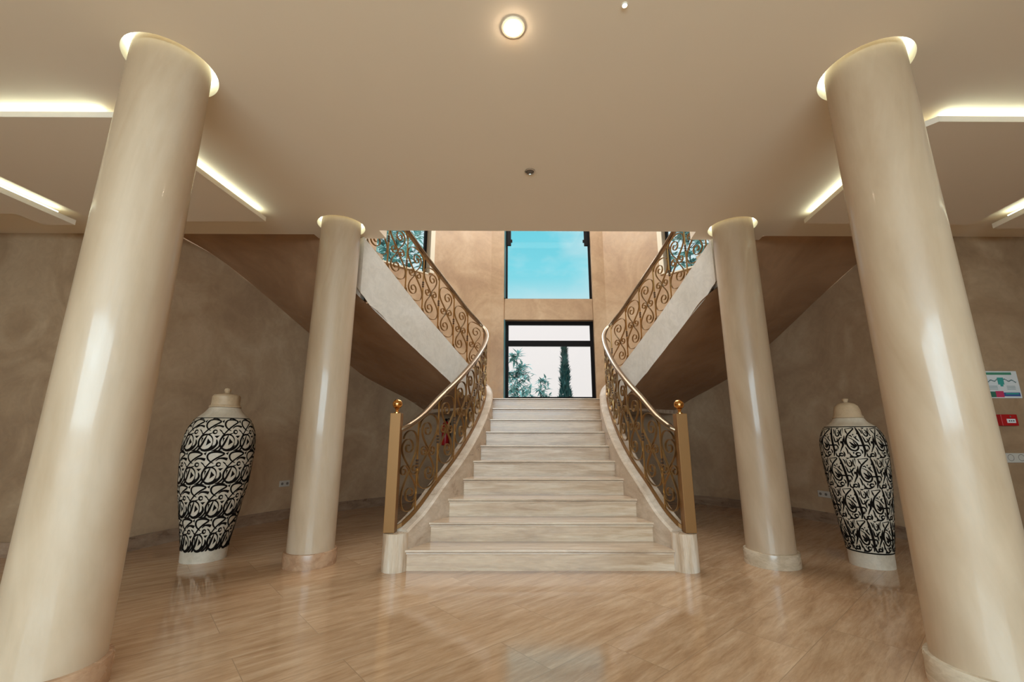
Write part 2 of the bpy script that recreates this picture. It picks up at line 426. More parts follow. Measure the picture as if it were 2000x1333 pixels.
for (x, y), nm in zip(cols, names):
    cw = S(x, y)
    mb = MB(False)
    n = 56; q = [(cw+rr*math.cos(2*PI*i/n), y+rr*math.sin(2*PI*i/n), z) for rr, z in ((RC+.004, H+.118), (RH-.002, H+.118), (RH-.002, H+.105), (RC+.004, H+.105)) for i in range(n)]
    mb.add(q, [(j*n+i, j*n+(i+1) % n, ((j+1) % 4)*n+(i+1) % n, ((j+1) % 4)*n+i) for j in range(4) for i in range(n)])
    tag(mb.build('led_ring', M_ledring, origin=(cw, y, H+.105)), 'glowing white light ring in the ceiling round the top of the %s column' % nm, 'light', 'light rings round the columns')
# drop panels with light slots
def slab_mb(pts, z0, z1):
    mb = MB(); poly_slab(mb, pts, [], z0, z1); return mb
for side, sg in (('left', -1), ('right', 1)):
    P = [(sg*x, y) for x, y in ((2.80, 2.60), (4.56, 2.60), (4.56, 4.10), (2.80, 4.08))]
    if sg > 0: P[0:1] = [(2.80, 2.74), (2.93, 2.60)]
    struct(slab_mb(P, 3.333, 3.378).build('ceiling_panel_%s' % side, M_ceil))
    mb = MB(); a, b_ = sorted((sg*3.1, sg*4.3)); mb.box(a, b_, 2.9, 3.8, 3.378, H); struct(mb.build('trim_%s_hanger' % side, M_ceil))
    Q = [(sg*x, y) for x, y in ((4.84, 1.6), (6.2, 1.6), (6.2, 3.92), (5.18, 3.92), (5.16, 4.15), (4.84, 4.15))]
    struct(slab_mb(Q, 3.32, 3.374).build('ceiling_soffit_%s' % side, M_ceil))
    mb = MB(); a, b_ = sorted((sg*5.2, sg*6.2)); mb.box(a, b_, 1.7, 3.8, 3.374, H); struct(mb.build('trim_%s_soffit' % side, M_ceil))
    def led(x0, x1, y0, y1, label):
        mb = MB(); a, b_ = sorted((sg*x0, sg*x1)); mb.box(a, b_, y0, y1, 3.380, 3.392)
        tag(mb.build('led_strip', M_led, origin=(S((a+b_)/2, (y0+y1)/2), (y0+y1)/2, 3.380)), label, 'light', 'light strips in the ceiling slots')
    led(2.98, 4.5, 2.62, 2.635, 'white light strip along the near edge of the %s ceiling panel' % side)
    led(2.82, 2.835, 2.78, 4.02, 'white light strip along the inner edge of the %s ceiling panel' % side)
    led(4.86, 4.875, 1.7, 4.0, 'white light strip in the outer %s ceiling slot' % side)

# ------------------------------------------------------------------ columns
for i, ((x, y), nm) in enumerate(zip(cols, names)):
    cw = S(x, y)
    lab = {'left front': 'tall polished cream plaster column at the left edge, nearest the viewer on that side',
           'right front': 'tall polished cream plaster column at the right edge, in front of the wall signs',
           'left rear': 'cream plaster column between the left vase and the left newel post',
           'right rear': 'cream plaster column between the right newel post and the right vase'}[nm]
    t = thing('column', (cw, y, 0), lab, 'column', 'round plaster columns')
    m = MB(False); m.lathe(cw, y, [(RC+.001, .0), (RC+.001, .3), (RC, 1.7), (RC-.002, 3.0), (RC-.004, H+.10)], 80)
    m.build('shaft', M_col, t, smooth=True)
    m = MB(False); m.lathe(cw, y, [(RC+.026, 0), (RC+.026, .115), (RC+.022, .125), (RC-.002, .127)], 80)
    o = m.build('base_ring', M_ringl if x < 0 else M_ringr, t, smooth=True)
    o['label'] = 'travertine base ring'

# ------------------------------------------------------------------ main flight of stairs
def catmull(P, n=12):
    P = [Vector(p) for p in P]; out_ = []
    Q = [P[0]*2-P[1]]+P+[P[-1]*2-P[-2]]
    for i in range(1, len(Q)-2):
        for k in range(n):
            t = k/n; a, b, c, d_ = Q[i-1], Q[i], Q[i+1], Q[i+2]
            out_.append(.5*((2*b)+(c-a)*t+(2*a-5*b+4*c-d_)*t*t+(3*b-a-3*c+d_)*t**3))
    out_.append(P[-1]); return out_
PATH = [(1.285, 4.20, .335), (1.20, 4.40, .455), (1.105, 4.68, .665), (1.01, 5.0, .875), (.95, 5.35, 1.08), (.918, 5.7, 1.275), (.905, 6.05, 1.47),
        (.902, 6.35, 1.67), (.925, 6.56, 1.83), (1.0, 6.70, 1.98), (1.11, 6.66, 2.09), (1.22, 6.48, 2.20), (1.36, 6.20, 2.38),
        (1.50, 5.93, 2.56), (1.66, 5.58, 2.765), (1.80, 5.25, 2.97), (1.93, 4.95, 3.17), (2.05, 4.70, 3.35), (2.09, 4.63, 3.41)]
def mir(P, sg): return [(sg*p[0], p[1], p[2]) for p in P]
def hall_to_world(P): return [Vector((S(p[0], p[1]), p[1], p[2])) for p in P]
def laterals(P):
    L = []
    for i in range(len(P)):
        t = P[min(i+1, len(P)-1)]-P[max(i-1, 0)]; t.z = 0; t.normalize(); L.append(Vector((t.y, -t.x, 0)))
    return L
def sweep(mb, P, prof, closed=True, caps=True, prof_fn=None):
    """P world path, prof [(lateral, vertical)]"""
    L = laterals(P); n = len(prof); q = []
    for i, p in enumerate(P):
        pr = prof_fn(i) if prof_fn else prof
        q += [tuple(p+L[i]*a+Vector((0, 0, b))) for a, b in pr]
    fs = [(j*n+k, j*n+(k+1) % n, (j+1)*n+(k+1) % n, (j+1)*n+k) for j in range(len(P)-1) for k in range(n)]
    if caps: fs += [tuple(range(n)), tuple((len(P)-1)*n+k for k in range(n-1, -1, -1))]
    mb.add(q, fs)

stair = thing('staircase', (S(0, D0), D0, 0), 'wide travertine staircase of ten steps rising between two curved railings', 'staircase')
for k in range(10):
    y0 = D0+.03+k*RUN; z0 = k*RISE; z1 = (k+1)*RISE
    wa = W_[k]; wb_ = W_[k+1] if k < 9 else .9
    y1 = y0+RUN+.03 if k < 9 else y0+.4
    m = MB()
    lo = 0 if k == 0 else z0
    def trap(w0, w1, ya, yb, za, zb, mi=0):
        p = [(-w0, ya, za), (w0, ya, za), (w1, yb, za), (-w1, yb, za), (-w0, ya, zb), (w0, ya, zb), (w1, yb, zb), (-w1, yb, zb)]
        m.add(p, [(0, 3, 2, 1), (4, 5, 6, 7), (0, 1, 5, 4), (1, 2, 6, 5), (2, 3, 7, 6), (3, 0, 4, 7)], mi)
    e = .03
    trap(wa+e, wb_+e if k < 9 else wa+.05, y0, y1, 0, z1-.0245)
    st = m.build('step', M_step, stair)
    m = MB(); trap(wa+e, wb_+e if k < 9 else wa+.05, y0-.03, y1-.001, z1-.020, z1, 0)
    trap(wa+e-.004, wb_+e-.004 if k < 9 else wa+.04, y0-.016, y1-.001, z1-.042, z1-.025, 0)
    m.build('tread', M_tread, st, bevel=.004)
# landing
m = MB()
r0 = (1.05, 6.72)
pts = [(-.93, D0+.06+9*RUN+.36), (.93, D0+.06+9*RUN+.36), (1.0, 6.74), (1.10, 6.66)]
aL = ang(2.40, DY+DRb*math.sin(math.acos(2.40/DRa)))
pts += arc_between(aL, PI-aL, 26)
pts += [(-1.10, 6.66), (-1.0, 6.74)]
poly_slab(m, [(p[0], p[1]) for p in pts], [], ZL-.17, ZL)
m.build('landing', M_tread, stair)
# side curbs of the main flight (solid walls that carry the railing), one each side
NP = 10
spl = {}
for sg in (-1, 1): spl[sg] = hall_to_world(catmull(mir(PATH, sg), NP))
iturn = NP*10
for sg, nm in ((-1, 'left'), (1, 'right')):
    P = spl[sg][:iturn+1]
    def pf(i):
        z = P[i].z
        w = .105 if i > 6 else .105
        return [(-w, -z+.0), (w, -z+.0), (w, -.02), (w-.02, 0), (-w+.02, 0), (-w, -.02)]
    m = MB(False); sweep(m, P, [0]*6, prof_fn=pf)
    m.build('curb', M_curb, stair, smooth=True)
    # rounded plinth under the newel
    cx, cy = sg*1.30, 4.172
    m = MB(False); cw = S(cx, cy)
    prof = []
    n = 28; rp = .115; ring = [(cw+rp*math.cos(PI+PI*i/n), cy+rp*math.sin(PI+PI*i/n)) for i in range(n+1)]
    ring = ring+[(cw+rp, cy+.16), (cw-rp, cy+.16)]
    poly_slab(m, ring, [], 0, .315)
    m.build('plinth', M_plinth, stair, bevel=.008)['label'] = 'rounded travertine plinth under the newel post'

# ------------------------------------------------------------------ upper flights
ROWS = {-1: [(1.10, 6.66, 1.58, 2.40), (1.24, 6.46, 1.69, 2.64), (1.38, 6.2, 1.83, 2.95), (1.53, 5.9, 2.01, 3.22), (1.74, 5.43, 2.25, 3.46),
             (1.88, 5.05, 2.44, 3.68), (2.06, 4.72, 2.64, 3.85), (2.46, 4.70, 3.42, 4.03), (3.2, 4.66, 3.5, 4.2), (3.9, 4.60, 3.5, 4.28)],
        1: [(1.10, 6.66, 1.58, 2.40), (1.24, 6.46, 1.69, 2.64), (1.38, 6.2, 1.84, 2.95), (1.53, 5.9, 2.03, 3.22), (1.74, 5.43, 2.33, 3.46),
            (1.88, 5.05, 2.56, 3.68), (2.06, 4.72, 2.78, 3.85), (2.46, 4.70, 3.42, 4.03), (3.2, 4.66, 3.5, 4.2), (3.9, 4.60, 3.5, 4.28)]}
OZ = [1.66, 1.84, 2.02, 2.2, 2.45, 2.68, 2.9, 3.16, 3.42, 3.5]
def drumY(x): return DY+DRb*math.sqrt(max(0, 1-(x/DRa)**2))
for sg, nm in ((-1, 'left'), (1, 'right')):
    rows = ROWS[sg]
    pth = catmull(PATH, NP)[NP*10:]
    def px_at(y):
        for a, b in zip(pth, pth[1:]):
            if b.y <= y <= a.y: t = (a.y-y)/(a.y-b.y+1e-9); return a.x+(b.x-a.x)*t
        return None
    inner = catmull([(sg*((px_at(b) or a) if i < 7 else a), b, c) for i, (a, b, c, d_) in enumerate(rows)], 6)
    oY = [drumY(d_) if d_ < 4.25 else 4.62 for a, b, c, d_ in rows]
    for i in range(37):
        j, t = min(i//6, 5), (i-6*min(i//6, 5))/6
        inner[i].z = rows[j][2]*(1-t)+rows[j+1][2]*t
    inner0 = inner
    def off(i):
        v = inner0[i]
        if i >= 37: return v
        t = inner0[min(i+1, 36)]-inner0[max(i-1, 0)]; t.z = 0; t.normalize()
        nn_ = Vector((t.y, -t.x, 0))
        if nn_.x*sg > 0: nn_ = -nn_
        return v+nn_*.104
    inner = [off(i) for i in range(len(inner0))]
    outerp = catmull([(sg*d_, yy, z) for (a, b, c, d_), yy, z in zip(rows, oY, OZ)], 6)
    o = thing('upper_flight', (S(sg*1.4, 6.6), 6.6, ZL), 'curved flight from the landing up to the %s, white outside and brown beneath' % nm, 'staircase', 'curved upper flights')
    m = MB(); n = len(inner); nn = 10
    q = [tuple(inner[i].lerp(outerp[i], j/nn)) for i in range(n) for j in range(nn+1)]
    m.add(q, [(i*(nn+1)+j, i*(nn+1)+j+1, (i+1)*(nn+1)+j+1, (i+1)*(nn+1)+j) for i in range(n-1) for j in range(nn)])
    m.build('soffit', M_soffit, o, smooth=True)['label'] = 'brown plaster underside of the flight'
    # treads: wedge steps between the inner curve and the drum wall
    ns = 10; lim = 6*6+5
    for k in range(ns):
        i0, i1 = int(k*lim/ns), int((k+1)*lim/ns)
        zt = ZL+(k+1)*RISE
        idx = list(range(i0, i1+1))
        ring = [(inner0[i].x, inner0[i].y) for i in idx]+[(outerp[i].x, outerp[i].y) for i in reversed(idx)]
        m = MB(); poly_slab(m, ring, [], zt-.16, zt); m.build('step', M_tread, o)
    # stringer: inner fascia from the turn up to the ceiling
    P = spl[sg][iturn:]
    sub = [v for v in inner0[:6*6+1]][::-1]; ys = [v.y for v in sub]; zs_ = [v.z for v in sub]
    def zb(y):
        if y <= ys[0]: return zs_[0]+(ys[0]-y)*1.1
        for a in range(len(ys)-1):
            if ys[a] <= y <= ys[a+1]:
                t = (y-ys[a])/(ys[a+1]-ys[a]); return zs_[a]*(1-t)+zs_[a+1]*t
        return zs_[-1]
    def pf(i):
        z = P[i].z; b = zb(P[i].y)-z-.004; w = .105
        return [(-w, b if sg < 0 else b+.22), (w, b if sg > 0 else b+.22), (w, -.02), (w-.02, 0), (-w+.02, 0), (-w, -.02)]
    m = MB(False); sweep(m, P, [0]*6, prof_fn=pf)
    m.build('stringer', M_fascia, o, smooth=True)['label'] = 'pale plaster stringer'
    # the stringer turns outward along the opening behind the rear column
    m = MB(); zt0 = rows[6][2]+.06
    tail = [(sg*2.04, 4.66, zt0), (sg*2.2, 4.67, zt0+.16), (sg*2.32, 4.68, zt0+.34), (sg*2.46, 4.69, 3.42)]
    q = []
    for a in tail: q += [(a[0], a[1]-.0, a[2]), (a[0], a[1]-.0, 3.9), (a[0], a[1]+.1, 3.9), (a[0], a[1]+.1, a[2])]
    m.add(q, [(4*j+k, 4*j+(k+1) % 4, 4*j+4+(k+1) % 4, 4*j+4+k) for j in range(3) for k in range(4)]+[(0, 1, 2, 3), (12, 15, 14, 13)])
    m.build('stringer_end', M_fascia, o)

# ------------------------------------------------------------------ railings
RH_ = .90       # handrail height over the curb
def arclen(P):
    s = [0.]
    for a, b in zip(P, P[1:]): s.append(s[-1]+math.hypot(b.x-a.x, b.y-a.y))
    return s
def spiral(cx, cz, r0_, r1_, a0, turns, n=22):
    """from outer radius r0 at angle a0 inwards; + turns = counter-clockwise"""
    return [(cx+(r0_+(r1_-r0_)*i/n)*math.cos(a0+turns*2*PI*i/n), cz+(r0_+(r1_-r0_)*i/n)*math.sin(a0+turns*2*PI*i/n)) for i in range(n+1)]
def bez(a, b, c, d_, n=10):
    return [tuple((1-t)**3*a[k]+3*(1-t)**2*t*b[k]+3*(1-t)*t*t*c[k]+t**3*d_[k] for k in (0, 1)) for t in [i/n for i in range(n+1)]]
for sg, nm in ((-1, 'left'), (1, 'right')):
    P0 = spl[sg]
    s_ = arclen(P0); Ltot = s_[-1]
    def at(s):
        s = max(0, min(Ltot-1e-6, s))
        import bisect
        i = bisect.bisect_right(s_, s)-1; i = min(i, len(P0)-2)
        t = (s-s_[i])/(s_[i+1]-s_[i]); p = P0[i].lerp(P0[i+1], t)
        return p
    def lat(s):
        a, b = at(s-.03), at(s+.03); t = b-a; t.z = 0; t.normalize(); return Vector((t.y, -t.x, 0)), t
    nx, ny = sg*1.352, 4.155
    nw = S(nx, ny)
    R = thing('stair_railing', (nw, ny, .315), 'brass scrollwork railing with newel post curving up the %s side of the stairs' % nm, 'railing', 'brass stair railings')
    m = MB(False); m.box(nw-.05, nw+.05, ny-.05, ny+.05, .317, 1.375)
    npst = m.build('newel_post', M_goldp, R, bevel=.004)
    m = MB(False); m.lathe(nw, ny, [(.03, 1.375), (.03, 1.383), (.017, 1.388), (.013, 1.40), (.02, 1.412), (.022, 1.418)], 24)
    zc = 1.462; prof = [(max(.004, .047*math.sin(a)), zc-.047*math.cos(a)) for a in [PI*i/16 for i in range(17)]]
    m.lathe(nw, ny, prof, 28)
    m.build('ball_finial', M_goldball, npst, smooth=True)['label'] = 'polished brass ball on the newel post'
    # handrail
    PH = [p+Vector((0, 0, RH_)) for p in P0]
    m = MB(False)
    pr = [(-.020, -.028), (.020, -.028), (.024, -.012), (.034, -.006), (.034, .012), (.026, .024), (.010, .030), (-.010, .030), (-.026, .024), (-.034, .012), (-.034, -.006), (-.024, -.012)]
    start = Vector((nw+.02*(-sg), ny+.045, 1.215))
    sweep(m, [start]+PH[1:], pr); m.build('handrail', M_rail, R, smooth=True)
    # bottom rail
    m = MB(False)
    PB = [p+Vector((0, 0, .022)) for p in P0]
    sweep(m, [Vector((nw+.02*(-sg), ny+.045, .335))]+PB[1:], [(-.011, -.018), (.011, -.018), (.011, .018), (-.011, .018)])
    m.build('bottom_rail', M_goldp, R)
    # balusters and scrolls
    sp_ = .345; s0 = .20; k = 0
    marks = [-.02]
    s = s0
    while s < Ltot-.02: marks.append(s); s += sp_
    def ribbon(pts, sc, w=.011, th=.0035):
        """flat bar bent in the plane of the railing; pts (u,v), u along the path from sc, v height"""
        base = at(sc).z
        mm = MB(False); q = []
        n_ = len(pts)
        for i, (u_, v_) in enumerate(pts):
            L_, T_ = lat(sc+u_); p = at(sc+u_) if 0 <= sc+u_ <= Ltot else at(sc+u_)+T_*((sc+u_) if sc+u_ < 0 else sc+u_-Ltot)
            c_ = Vector((p.x, p.y, base+v_))
            a = pts[max(0, i-1)]; b = pts[min(n_-1, i+1)]
            du, dv = b[0]-a[0], b[1]-a[1]; l = math.hypot(du, dv) or 1
            nrm = T_*(-dv/l)+Vector((0, 0, du/l))
            q += [tuple(c_+L_*w+nrm*th), tuple(c_-L_*w+nrm*th), tuple(c_-L_*w-nrm*th), tuple(c_+L_*w-nrm*th)]
        mm.add(q, [(4*j+k_, 4*j+(k_+1) % 4, 4*j+4+(k_+1) % 4, 4*j+4+k_) for j in range(n_-1) for k_ in range(4)]+[(0, 1, 2, 3), tuple(4*(n_-1)+k_ for k_ in (3, 2, 1, 0))])
        return mm
    for i in range(1, len(marks)):
        s = marks[i]; p = at(s); L_, T_ = lat(s)
        m = MB(False)
        def bar(z0, z1, h):
            q = [tuple(Vector((p.x, p.y, z))+L_*a+T_*b) for z in (z0, z1) for a, b in ((-h, -h), (h, -h), (h, h), (-h, h))]
            return q, [(0, 3, 2, 1), (4, 5, 6, 7), (0, 1, 5, 4), (1, 2, 6, 5), (2, 3, 7, 6), (3, 0, 4, 7)]
        m.add(*bar(p.z+.03, p.z+RH_-.02, .0065)); bal = m.build('baluster', M_gold, R)
        m = MB(False)
        for zc_ in (.43, .46, .49): m.add(*bar(p.z+zc_-.011, p.z+zc_+.011, .0105))
        m.build('collar', M_collar, bal, bevel=.002)
    for i in range(len(marks)-1):
        a, b = marks[i], marks[i+1]; sc = (a+b)/2; hw = (b-a)/2-.012
        dz = (at(min(b, Ltot)).z-at(max(a, 0)).z)/(b-a)      # slope of the curb here
        cz_ = .465
        topc = (-.025, .69+dz*(-.025))
        r_ = .088
        # S scroll A: big curl on top, leaves on its left, crosses the middle, ends in a small curl on the right
        A = list(reversed(spiral(topc[0], topc[1], r_, .016, PI, -1.35)))
        A += bez((topc[0]-r_, topc[1]), (topc[0]-r_-.002, topc[1]-.10), (-.01, cz_+.06), (.012, cz_-.012))[1:]
        sc2 = (.072, cz_+.006)
        A += spiral(sc2[0], sc2[1], .056, .014, PI+.45, 1.25, 18)
        ribbon(A, sc).build('scroll', M_scroll, R, smooth=True)
        # its half-turn twin
        B = [(-u_, 2*cz_-v_) for u_, v_ in A]
        ribbon(B, sc).build('scroll', M_scroll, R, smooth=True)
        # long S: over the top curl, down the right, through the middle to the left and under the bottom curl
        Cc = bez((-hw, .80+dz*-hw), (-hw+.01, .875-dz*.06), (hw-.01, .875+dz*.04), (hw, .72), 12)
        Cc += bez((hw, .72), (hw, .62), (.03, cz_+.07), (0, cz_), 10)[1:]
        Dd = [(-u_, 2*cz_-v_) for u_, v_ in reversed(Cc)]
        Cc = Cc+Dd[1:]
        ribbon(Cc, sc).build('scroll', M_scroll, R, smooth=True)

# ------------------------------------------------------------------ vases
def surf_pattern(mb, cx, cy, rfun, strokes, ncell, rows, ztop, zbot, stagger, mi=1, lift=.0018):
    rh = (ztop-zbot)/rows
    for rw in range(rows):
        for c in range(ncell):
            for st in strokes:
                w0 = st[0]*1.05; pts = st[1]
                if len(pts) > 2 and st[2]: pts = [(v.x, v.y) for v in catmull([(p[0], p[1], 0) for p in pts], 4)]
                q = []; n = len(pts)
                def mp_(u_, v_):
                    th = (c+u_+stagger*rw)/ncell*2*PI; z = ztop-(rw+v_)*rh
                    rr = rfun(z)+lift
                    return Vector((cx+rr*math.cos(th-PI/2), cy+rr*math.sin(th-PI/2), z))
                if st[0] == 0:       # filled wedge
                    q = [tuple(mp_(*p)) for p in pts]; mb.add(q, [tuple(range(n))], mi); continue
                W3 = [mp_(*p) for p in pts]
                for i, p in enumerate(W3):
                    t = W3[min(i+1, n-1)]-W3[max(i-1, 0)]
                    nrm = Vector((p.x-cx, p.y-cy, 0)).normalized(); sd = t.cross(nrm)
                    sd = sd.normalized() if sd.length > 1e-7 else Vector((0, 0, 1))
                    e = i/(n-1); tap = w0*(1-abs(2*e-1)**3*.7) if st[3] == 0 else w0*(.35+1.1*e)
                    q += [tuple(p+sd*tap+nrm*.0005), tuple(p-sd*tap+nrm*.0005)]
                mb.add(q, [(2*i, 2*i+1, 2*i+3, 2*i+2) for i in range(n-1)], mi)
def circ2(cx, cy, rx, ry, a0=0, a1=2*PI, n=14): return [(cx+rx*math.cos(a0+(a1-a0)*i/n), cy+ry*math.sin(a0+(a1-a0)*i/n)) for i in range(n+1)]
def nrmz(P, x0, w, y0, h): return [((x-x0)/w, (y-y0)/h) for x, y in P]
def SL(w, P, smooth=True, taper=0): return (w, nrmz(P, 300, 270, 950, 450), smooth, taper)
strokesL = [
    SL(0.0077, [(300, 1235), (330, 1180), (400, 1095), (470, 1040), (545, 990), (470, 965), (380, 972), (345, 1010), (355, 1060), (395, 1100), (430, 1120)]),
    SL(0.0088, [(450, 1085), (490, 1055), (540, 1052), (592, 1068)], True, 1),
    SL(0.0067, circ2(492, 1135, 24, 24)),
    SL(0.0057, [(468, 1148), (420, 1165), (370, 1178), (330, 1160), (305, 1130)]),
    SL(0.0077, circ2(392, 1278, 92, 108)),
    SL(0.0088, [(398, 1180), (372, 1250), (345, 1320), (310, 1380), (285, 1400)]),
    (0, nrmz([(415, 1225), (462, 1280), (405, 1325)], 300, 270, 950, 450), False, 0),
    (0, nrmz([(330, 1215), (355, 1215), (335, 1290)], 300, 270, 950, 450), False, 0),
    SL(0.0098, [(525, 1240), (535, 1300), (490, 1365), (420, 1395), (350, 1392)]),
    SL(0.0057, [(500, 1320), (455, 1365), (395, 1380)]),
    SL(0.0072, [(575, 1290), (565, 1340), (520, 1385), (480, 1400)]),
    (0, nrmz([(490, 1190), (560, 1185), (525, 1225)], 300, 270, 950, 450), False, 0),
    (0, nrmz([(560, 985), (600, 960), (590, 1010)], 300, 270, 950, 450), False, 0),
    SL(0.0051, [(400, 950), (450, 945), (520, 956)]),
    SL(0.0051, [(540, 1100), (565, 1120), (585, 1140)]),
]
def SR(w, P, smooth=True, taper=0): return (w, nrmz(P, 290, 370, 940, 400), smooth, taper)
strokesR = [
    SR(0.0070, [(315, 962), (430, 952), (385, 1000), (340, 1050), (318, 1110), (325, 1175), (360, 1235), (415, 1250), (450, 1215), (445, 1160), (400, 1105), (345, 1075)]),
    SR(0.0064, [(312, 958), (325, 1000), (345, 1035)], False),
    SR(0.0093, [(358, 1135), (385, 1165), (425, 1205)], True, 1),
    SR(0.0052, [(362, 1185), (385, 1205), (410, 1222)]),
    SR(0.0064, [(400, 1120), (430, 1175), (500, 1182), (560, 1180), (580, 1210), (570, 1240)]),
    SR(0.0098, [(460, 940), (480, 1000), (500, 1090), (515, 1180), (522, 1260), (505, 1330)], True, 0),
    SR(0.0058, [(545, 965), (552, 1030), (575, 1060), (603, 1040), (600, 990), (580, 975)]),
    (0, nrmz([(572, 1000), (590, 1010), (580, 1035)], 290, 370, 940, 400), False, 0),
    SR(0.0058, [(520, 1050), (535, 1090), (550, 1135), (590, 1120), (615, 1085), (645, 1075)]),
    SR(0.0081, [(600, 1270), (625, 1220), (645, 1180), (640, 1145), (615, 1140)], True, 1),
    SR(0.0064, circ2(440, 1295, 26, 20)),
    SR(0.0064, [(465, 1300), (430, 1325), (385, 1335), (350, 1310), (335, 1270)]),
    SR(0.0064, circ2(610, 1305, 24, 18)),
    SR(0.0064, [(585, 1305), (575, 1330), (545, 1320), (540, 1280)]),
    (0, nrmz([(400, 1030), (425, 1030), (412, 1055)], 290, 370, 940, 400), False, 0),
    (0, nrmz([(430, 1060), (455, 1055), (445, 1085)], 290, 370, 940, 400), False, 0),
    (0, nrmz([(375, 1270), (400, 1268), (385, 1300)], 290, 370, 940, 400), False, 0),
    (0, nrmz([(640, 950), (655, 950), (650, 1040)], 290, 370, 940, 400), False, 0),
    SR(0.0056, [(300, 1050), (296, 1120), (305, 1180)]),
    SR(0.0056, [(300, 1200), (318, 1250), (322, 1300)]),
    SR(0.0056, [(470, 1230), (490, 1260), (485, 1290)]),
    SR(0.0056, [(415, 1062), (440, 1092), (475, 1130)]),
    SR(0.0048, [(355, 1060), (380, 1050), (395, 1075)]),
    SR(0.0056, [(655, 1090), (650, 1130), (640, 1170)]),
    SR(0.0056, [(575, 1085), (590, 1150), (600, 1190)]),
    SR(0.0048, [(505, 960), (525, 990), (530, 1030)]),
    SR(0.0048, [(630, 960), (622, 1010), (635, 1055)]),
    SR(0.0056, [(640, 1260), (650, 1300), (640, 1335)]),
    (0, nrmz([(480, 1040), (470, 1000), (455, 1030)], 290, 370, 940, 400), False, 0),
    (0, nrmz([(555, 1215), (570, 1260), (548, 1250)], 290, 370, 940, 400), False, 0),
    (0, nrmz([(540, 945), (600, 945), (565, 965)], 290, 370, 940, 400), False, 0),
    (0, nrmz([(340, 1320), (380, 1345), (330, 1345)], 290, 370, 940, 400), False, 0),
    SR(0.0046, [(620, 1000), (630, 1040), (640, 1060)]),
    SR(0.0046, [(535, 1230), (545, 1255), (540, 1270)]),
]
def rint(tab):
    def g(z):
        if z <= tab[0][1]: return tab[0][0]
        for (r0_, z0), (r1_, z1) in zip(tab, tab[1:]):
            if z0 <= z <= z1:
                t = (z-z0)/(z1-z0) if z1 > z0 else 0; return r0_+(r1_-r0_)*t
        return tab[-1][0]
    return g
def vase(cx, cy, tab, lid, strokes, ncell, ztop, zbot, label, bands, stag, wf):
    cw = cx
    t = thing('vase', (cw, cy, 0), label, 'vase', 'tall lidded vases')
    tab = [(a*wf, b) for a, b in tab]; lid = [(a*wf, b) for a, b in lid]
    fine = [(v.x, v.y) for v in catmull([(a, b, 0) for a, b in tab], 6)]
    m = MB(False); m.lathe(cw, cy, fine, 72)
    rf = rint(fine)
    surf_pattern(m, cw, cy, rf, strokes, ncell, 4, ztop, zbot, stag)
    for zb_, h in bands:
        nn = 72; q = [(cw+(rf(z)+.0018)*math.cos(2*PI*i/nn), cy+(rf(z)+.0018)*math.sin(2*PI*i/nn), z) for z in (zb_, zb_+h) for i in range(nn)]
        m.add(q, [(i, (i+1) % nn, nn+(i+1) % nn, nn+i) for i in range(nn)], 1)
    m.build('body', [M_vase, M_black], t, smooth=True)['label'] = 'cream body painted with black swirling script'
    m = MB(False); m.lathe(cw, cy, lid, 56)
    m.build('lid', M_lid, t, smooth=True)['label'] = 'plain cream lid with a small knob'
xl, yl = -3.28+K*4.5, 4.53
vase(xl, yl, [(.205, 0), (.207, .05), (.212, .12), (.228, .22), (.27, .44), (.312, .68), (.334, .92), (.337, 1.06), (.325, 1.18), (.285, 1.28), (.245, 1.34), (.19, 1.39), (.155, 1.435), (.152, 1.445)],
     [(.150, 1.447), (.156, 1.452), (.154, 1.462), (.140, 1.472), (.136, 1.50), (.137, 1.56), (.122, 1.578), (.06, 1.59), (.035, 1.595), (.025, 1.605), (.034, 1.625), (.028, 1.645), (.010, 1.655)],
     strokesL, 11, 1.325, .105, 'tall white vase with wide black swirls and a flat lid, behind the left front column', [(1.332, .007)], .37, .93)
xr, yr = 3.075+K*4.3, 4.32
vase(xr, yr, [(.176, 0), (.178, .05), (.180, .12), (.205, .29), (.23, .49), (.253, .71), (.269, .94), (.272, 1.06), (.262, 1.15), (.235, 1.22), (.208, 1.26), (.155, 1.30), (.132, 1.335), (.128, 1.342)],
     [(.124, 1.343), (.130, 1.348), (.128, 1.358), (.118, 1.37), (.112, 1.42), (.098, 1.46), (.07, 1.485), (.03, 1.495), (.018, 1.50), (.024, 1.515), (.028, 1.53), (.008, 1.54)],
     strokesR, 7, 1.25, .145, 'slim white vase with fine black lettering and a domed lid, behind the right front column', [(1.252, .008), (.128, .012)], .29, .97)

# ------------------------------------------------------------------ wall fittings
def wall_frame(x, y, z):
    """matrix on the drum wall at hall x,y: local x along the wall, local y out into the room"""
    w = Vector((S(x, y), y, z))
    e = .01; y2 = y+e; x2 = math.copysign(drumX(y2), x)
    t = (Vector((S(x2, y2), y2, 0))-Vector((w.x, w.y, 0))).normalized()
    if t.x < 0: t = -t
    nrm = Vector((t.y, -t.x, 0))
    if nrm.y > 0: nrm = -nrm
    return w, t, nrm
def lbox(mb, fr, s0, s1, z0, z1, d0, d1, mi=0):
    w, t, n_ = fr
    p = [tuple(w+t*a+n_*d_+Vector((0, 0, z))) for z in (z0, z1) for d_ in (d0, d1) for a in (s0, s1)]
    mb.add(p, [(0, 2, 3, 1), (4, 5, 7, 6), (0, 1, 5, 4), (2, 6, 7, 3), (0, 4, 6, 2), (1, 3, 7, 5)], mi)
